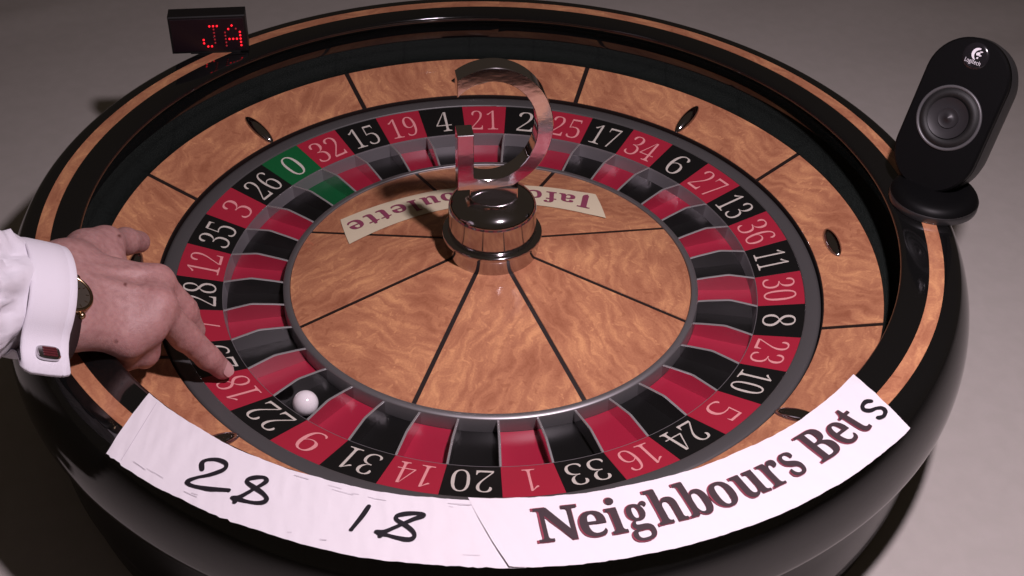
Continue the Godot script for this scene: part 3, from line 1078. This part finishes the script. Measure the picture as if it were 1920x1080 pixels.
	part("lettering", text_on("Logitech", sans, 0.0036, 0.0152, where), M.badge_ink, badge, Transform3D(Basis.from_scale(Vector3(0.9, 1, 0.9)), Vector3.ZERO))

# ---------------------------------------------------------------- person: hand, cuff and sleeve
func make_person() -> void:
	var W := Vector3(-0.3079, 0.122, 0.2126)            # wrist, at the edge of the cuff
	var t := thing("person", "person in a white shirt reaching in from the left, one finger pointing at 18", "person", W)
	var dn := Transform3D(Basis.IDENTITY, -W)
	var a := Vector3(0.768, -0.50, -0.40).normalized()
	var d := (Vector3.UP - a * a.y).normalized()
	var s := a.cross(d).normalized()

	var F := Field.new(Vector3(-0.372, -0.004, 0.035), Vector3(-0.196, 0.150, 0.275), 0.0018)
	var wf := Vector3(-0.3159, 0.110, 0.1640)
	var wn := Vector3(-0.2985, 0.111, 0.2215)
	var imc := Vector3(-0.2541, 0.0925, 0.1515)
	var mmc := Vector3(-0.2477, 0.0920, 0.1800)
	var rmc := Vector3(-0.2535, 0.0845, 0.1930)
	var pmc := Vector3(-0.2650, 0.0800, 0.2060)
	var tmc := Vector3(-0.3057, 0.0920, 0.1040)
	var palm := [
		[W - a * 0.055 + s * -0.014, wf, 0.0215, 0.0205], [W - a * 0.055 + s * 0.014, wn, 0.0215, 0.0180], [wf, wn, 0.020, 0.018],
		[wf, imc, 0.0195, 0.0118], [wf.lerp(wn, 0.4), mmc, 0.0195, 0.0120], [wf.lerp(wn, 0.75), rmc, 0.0175, 0.0118], [wn, pmc, 0.0165, 0.0115],
		[imc, mmc, 0.0105, 0.0105], [mmc, rmc, 0.0105, 0.0110], [rmc, pmc, 0.0110, 0.0105],
		[wf, Vector3(-0.3140, 0.0990, 0.1230), 0.0190, 0.0150], [Vector3(-0.3140, 0.0990, 0.1230), tmc, 0.0150, 0.0122], [tmc, imc + Vector3(-0.026, -0.018, 0.0), 0.0110, 0.0120],
		[wf + Vector3(0.012, -0.018, 0.03), rmc + Vector3(-0.012, -0.020, -0.002), 0.0160, 0.0120]]
	F.add_group(palm, 0.012, 0.004)
	# thumb along the far side, index bent down, middle finger pointing, ring and little finger folded under
	F.add_group([[tmc, Vector3(-0.2985, 0.0755, 0.0780), 0.0120, 0.0103], [Vector3(-0.2985, 0.0755, 0.0780), Vector3(-0.2948, 0.0610, 0.0590), 0.0110, 0.0094]], 0.005, 0.006)
	var ipip := Vector3(-0.2391, 0.0600, 0.1456)
	F.add_group([[imc, ipip, 0.0122, 0.0112], [ipip, Vector3(-0.2359, 0.0360, 0.1419), 0.0108, 0.0092], [Vector3(-0.2359, 0.0360, 0.1419), Vector3(-0.2380, 0.0200, 0.1380), 0.0084, 0.0072]], 0.004, 0.004)
	var mpip := Vector3(-0.2345, 0.0540, 0.1690)
	var mdip := Vector3(-0.2213, 0.0262, 0.1622)
	var mtip := Vector3(-0.2132, 0.0072, 0.1565)
	F.add_group([[mmc, mpip, 0.0126, 0.0116], [mpip, mdip, 0.0113, 0.0098], [mdip, mtip + Vector3(0, 0.0010, 0), 0.0097, 0.0082]], 0.004, 0.004)
	var rpip := Vector3(-0.2595, 0.0580, 0.1932)
	F.add_group([[rmc, rpip, 0.0126, 0.0114], [rpip, Vector3(-0.2660, 0.0400, 0.1780), 0.0108, 0.0094], [Vector3(-0.2660, 0.0400, 0.1780), Vector3(-0.2760, 0.0480, 0.1660), 0.0086, 0.0074]], 0.004, 0.004)
	var ppip := Vector3(-0.2705, 0.0570, 0.1985)
	F.add_group([[pmc, ppip, 0.0108, 0.0092], [ppip, Vector3(-0.2770, 0.0440, 0.1880), 0.0090, 0.0076], [Vector3(-0.2770, 0.0440, 0.1880), Vector3(-0.2850, 0.0500, 0.1790), 0.0076, 0.0066]], 0.004, 0.004)
	# tendons under the skin of the back of the hand
	var lift := d * 0.0098
	F.add_group([[wf.lerp(wn, 0.35) + d * 0.0165, imc + lift, 0.0020, 0.0020], [wf.lerp(wn, 0.5) + d * 0.0165, mmc + lift, 0.0020, 0.0022], [wf.lerp(wn, 0.65) + d * 0.0155, rmc + lift, 0.0018, 0.0020], [wf.lerp(wn, 0.8) + d * 0.014, pmc + lift, 0.0016, 0.0018]], 0.003, 0.006)
	# creases at the finger joints
	for q in [[mpip, (mdip - mmc).normalized(), 0.0105], [mdip, (mtip - mpip).normalized(), 0.009], [ipip, Vector3(0.1, -0.9, -0.3), 0.0105]]:
		var ax: Vector3 = q[1].normalized()
		var back: Vector3 = (d - ax * d.dot(ax)).normalized()
		for o in [-0.0034, 0.0, 0.0036]:
			F.dig(q[0] + ax * o, ax, back, q[2] + 0.004, 0.0010, 0.0009)
	var st := SurfaceTool.new()
	st.begin(Mesh.PRIMITIVE_TRIANGLES)
	st.set_smooth_group(0)
	var pinks := [imc, mmc, rmc, pmc, ipip, mpip, mdip, mtip, rpip]
	var moles := [Vector3(-0.2973, 0.09, 0.0921), Vector3(-0.2666, 0.115, 0.1829), Vector3(-0.2645, 0.1, 0.2293)]
	var slant := Vector3(0.40, 1.0, 1.13).normalized()
	var tint := func(p: Vector3) -> Color:
		var k := 0.0
		for q in pinks:
			k = maxf(k, exp(-p.distance_squared_to(q) / 0.00022))
		var col := Color(1, 1, 1).lerp(Color(1.06, 0.84, 0.86), k)
		for q in moles:
			col = col.lerp(Color(0.30, 0.16, 0.14), clampf(1.5 - (p - q).cross(slant).length() / 0.0012, 0, 1))
		return col
	F.mesh(st, tint)
	st.generate_normals()
	part("hand", st.commit(), M.skin, t, dn)
	# nail of the pointing finger
	var ax := (mtip - mdip).normalized()
	var back := (Vector3(0.55, 0.6, 0.35) - ax * Vector3(0.55, 0.6, 0.35).dot(ax)).normalized()
	var sd := ax.cross(back).normalized()
	var ns := begin()
	for i in 8:
		for j in 8:
			var q := []
			for k in [[i, j], [i, j + 1], [i + 1, j + 1], [i + 1, j]]:
				var u: float = -1.0 + k[0] / 4.0
				var v: float = k[1] / 8.0
				var wdt := sqrt(clampf(1.0 - pow(absf(v * 2.0 - 1.0), 4.0), 0.05, 1.0))
				var ang := u * 0.72 * wdt
				var rr := lerpf(0.0091, 0.0087, v)
				q.append(mdip.lerp(mtip, 0.62) + ax * v * 0.0118 + back * cos(ang) * rr + sd * sin(ang) * rr)
			quad(ns, q[0], q[1], q[2], q[3])
	part("fingernail", done(ns), M.nail, t, dn)

	make_cuff(t, dn, W, a, d, s)
	make_watch(W, a, d, s)

# closed cross-section of the cuff: an oval pinched into a double flap on the near side
func cuff_section(scale: float, flap: float) -> PackedVector2Array:
	var p := PackedVector2Array()
	var n := 44
	for i in n + 1:
		var ang := lerpf(0.30, TAU - 0.30, float(i) / n)
		p.append(Vector2(cos(ang) * 0.0440 + 0.0020, sin(ang) * 0.0390) * scale)
	# the flap runs on outwards (+x is towards the near side), its two leaves lying together
	var e := 0.0440 * scale
	p.append(Vector2(e + 0.0045, -0.0066))
	p.append(Vector2(e + flap * 0.45, -0.0030))
	p.append(Vector2(e + flap, -0.0014))
	p.append(Vector2(e + flap, 0.0014))
	p.append(Vector2(e + flap * 0.45, 0.0034))
	p.append(Vector2(e + 0.0045, 0.0070))
	return p

func make_cuff(t: Node3D, dn: Transform3D, W: Vector3, a: Vector3, d: Vector3, s: Vector3) -> void:
	# flap direction: near side and a little down
	var fs := (s * 0.985 - d * 0.17).normalized()
	var fd := fs.cross(a).normalized()
	if fd.dot(d) < 0:
		fd = -fd
	var st := begin()
	var rings := [[-0.0325, 0.97, 0.0200], [-0.0330, 1.00, 0.0225], [-0.0310, 1.02, 0.0260], [-0.027, 1.03, 0.0280], [-0.015, 1.025, 0.0285], [-0.0062, 1.016, 0.0285], [-0.0056, 1.004, 0.0279], [-0.0050, 1.014, 0.0285], [-0.003, 1.00, 0.0283], [-0.0005, 0.995, 0.0275], [0.0, 0.98, 0.0265], [-0.0008, 0.955, 0.0245], [-0.015, 0.95, 0.020], [-0.032, 0.95, 0.018]]
	var secs := []
	for r in rings:
		var ring := PackedVector3Array()
		var sec := cuff_section(r[1], r[2])
		for i in sec.size():
			var q := sec[i]
			# the front edge of the flap is rounded
			ring.append(W + a * r[0] + fs * q.x + fd * q.y)
		secs.append(ring)
	for k in rings.size() - 1:
		var A: PackedVector3Array = secs[k]
		var B: PackedVector3Array = secs[k + 1]
		for i in A.size():
			var j := (i + 1) % A.size()
			quad(st, A[i], A[j], B[j], B[i])
	var cuff := part("shirt_cuff", done(st), M.shirt, t, dn)
	# cufflink on the upper leaf of the flap
	var cb := Basis(a, fs, a.cross(fs).normalized())
	if cb.z.dot(d) < 0:
		cb = Basis(a, -fs, a.cross(-fs).normalized())
	var cp := W + a * -0.0150 + fs * 0.0580 + fd * 0.0048
	var oval := PackedVector2Array()
	for i in 28:
		var an := TAU * i / 28
		oval.append(Vector2(signf(cos(an)) * pow(absf(cos(an)), 0.6) * 0.0082, signf(sin(an)) * pow(absf(sin(an)), 0.6) * 0.0062))
	var link := part("cufflink", extrude(oval, 0.0034, 0.0008), M.steel, cuff, Transform3D(cb, cp))
	for k in 4:
		var q := -0.0033 + k * 0.0022
		var bar := box(Vector3(0.0098, 0.0015, 0.0012), 0.0004)
		var o := part("cufflink_bar", bar, M.garnet, cuff, Transform3D(cb, cp + cb * Vector3(0.0006, q, 0.0019)))
		o.scale = Vector3.ONE
	# sleeve: gathered cotton running back to the left, out of the frame
	var sl := begin()
	var f := fn(18.0, 83, 3)
	var L := 60
	var K := 90
	var at := func(i: int, k: int) -> Vector3:
		var q := float(i) / L
		var x := -0.027 - q * 0.36
		var ang := TAU * k / K
		var sw := smoothstep(0.0, 0.16, q)
		var rx := lerpf(0.0410, 0.0680, sw) + 0.016 * q
		var ry := lerpf(0.0385, 0.0600, sw) + 0.016 * q
		var pleat := sin(ang * 7.0 + 1.3 * sin(q * 16.0)) * 0.0042 * (1.0 - smoothstep(0.1, 0.45, q)) * smoothstep(0.0, 0.04, q)
		var cr := f.get_noise_3d(cos(ang) * 0.9 + q * 1.5, sin(ang) * 0.9, q * 7.0) * 0.016 * smoothstep(0.01, 0.10, q)
		return W + a * x + s * (cos(ang) * (rx + pleat + cr) + 0.027 * sw) + d * (sin(ang) * (ry + pleat + cr) - 0.010 * sw) + Vector3(0, 0.10 * q * q, 0.02 * q)
	for i in L:
		for k in K:
			quad(sl, at.call(i, k), at.call(i, k + 1), at.call(i + 1, k + 1), at.call(i + 1, k))
	part("shirt_sleeve", done(sl), M.shirt, t, dn)

func make_watch(W: Vector3, a: Vector3, d: Vector3, s: Vector3) -> void:
	var c := Vector3(-0.2912, 0.1385, 0.2232)
	var t := thing("wristwatch", "gold rimmed dark dialled wristwatch on a dark strap, half under the white cuff", "watch", c)
	var up := (d + s * 0.30 + a * 0.05).normalized()
	var ax := (a - up * a.dot(up)).normalized()
	var b := Basis(ax, up, ax.cross(up).normalized())
	var xf := Transform3D(b, Vector3.ZERO)
	part("case", lathe([Vector2(0.0150, -0.006), Vector2(0.0168, -0.003), Vector2(0.0170, 0.0005), Vector2(0.0162, 0.0018), Vector2(0.0146, 0.0020), Vector2(0.0142, 0.0010)], [], 56), M.gold, t, xf)
	part("dial", lathe([Vector2(0.0002, 0.0009), Vector2(0.0143, 0.0009)], [], 56), M.dial, t, xf)
	for k in 12:
		var an := TAU * k / 12
		part("hour_mark", box(Vector3(0.0024, 0.0003, 0.0006), 0.0001), M.gold, t, Transform3D(b * Basis(Vector3.UP, an), b * (Basis(Vector3.UP, an) * Vector3(0.0122, 0.0011, 0))))
	part("hand", box(Vector3(0.0100, 0.0003, 0.0007), 0.0001), M.gold, t, Transform3D(b * Basis(Vector3.UP, 0.6), b * (Basis(Vector3.UP, 0.6) * Vector3(0.004, 0.0014, 0))))
	part("hand", box(Vector3(0.0070, 0.0003, 0.0009), 0.0001), M.gold, t, Transform3D(b * Basis(Vector3.UP, 2.4), b * (Basis(Vector3.UP, 2.4) * Vector3(0.003, 0.0016, 0))))
	var cs := CylinderMesh.new()
	cs.top_radius = 0.0021
	cs.bottom_radius = 0.0021
	cs.height = 0.003
	for z in [-1.0, 1.0]:
		var lug := SphereMesh.new()
		lug.radius = 0.0028
		lug.height = 0.0056
		for x in [-0.0075, 0.0075]:
			part("lug", lug, M.gold, t, Transform3D(b, b * Vector3(x, -0.002, z * 0.0168)))
	# strap: an oval band round the wrist
	var st := begin()
	var n := 60
	var at := func(k: int, w: float, out: float) -> Vector3:
		var an := TAU * k / n
		return up * -0.0250 + ax * w + b.z * (cos(an) * (0.0385 + out) - 0.003) + up * sin(an) * (0.0240 + out)
	for k in n:
		quad(st, at.call(k, -0.008, 0), at.call(k, -0.008, 0.0016), at.call(k + 1, -0.008, 0.0016), at.call(k + 1, -0.008, 0))
		quad(st, at.call(k, -0.008, 0.0016), at.call(k, 0.008, 0.0016), at.call(k + 1, 0.008, 0.0016), at.call(k + 1, -0.008, 0.0016))
		quad(st, at.call(k, 0.008, 0.0016), at.call(k, 0.008, 0), at.call(k + 1, 0.008, 0), at.call(k + 1, 0.008, 0.0016))
	part("strap", done(st), M.strap, t)
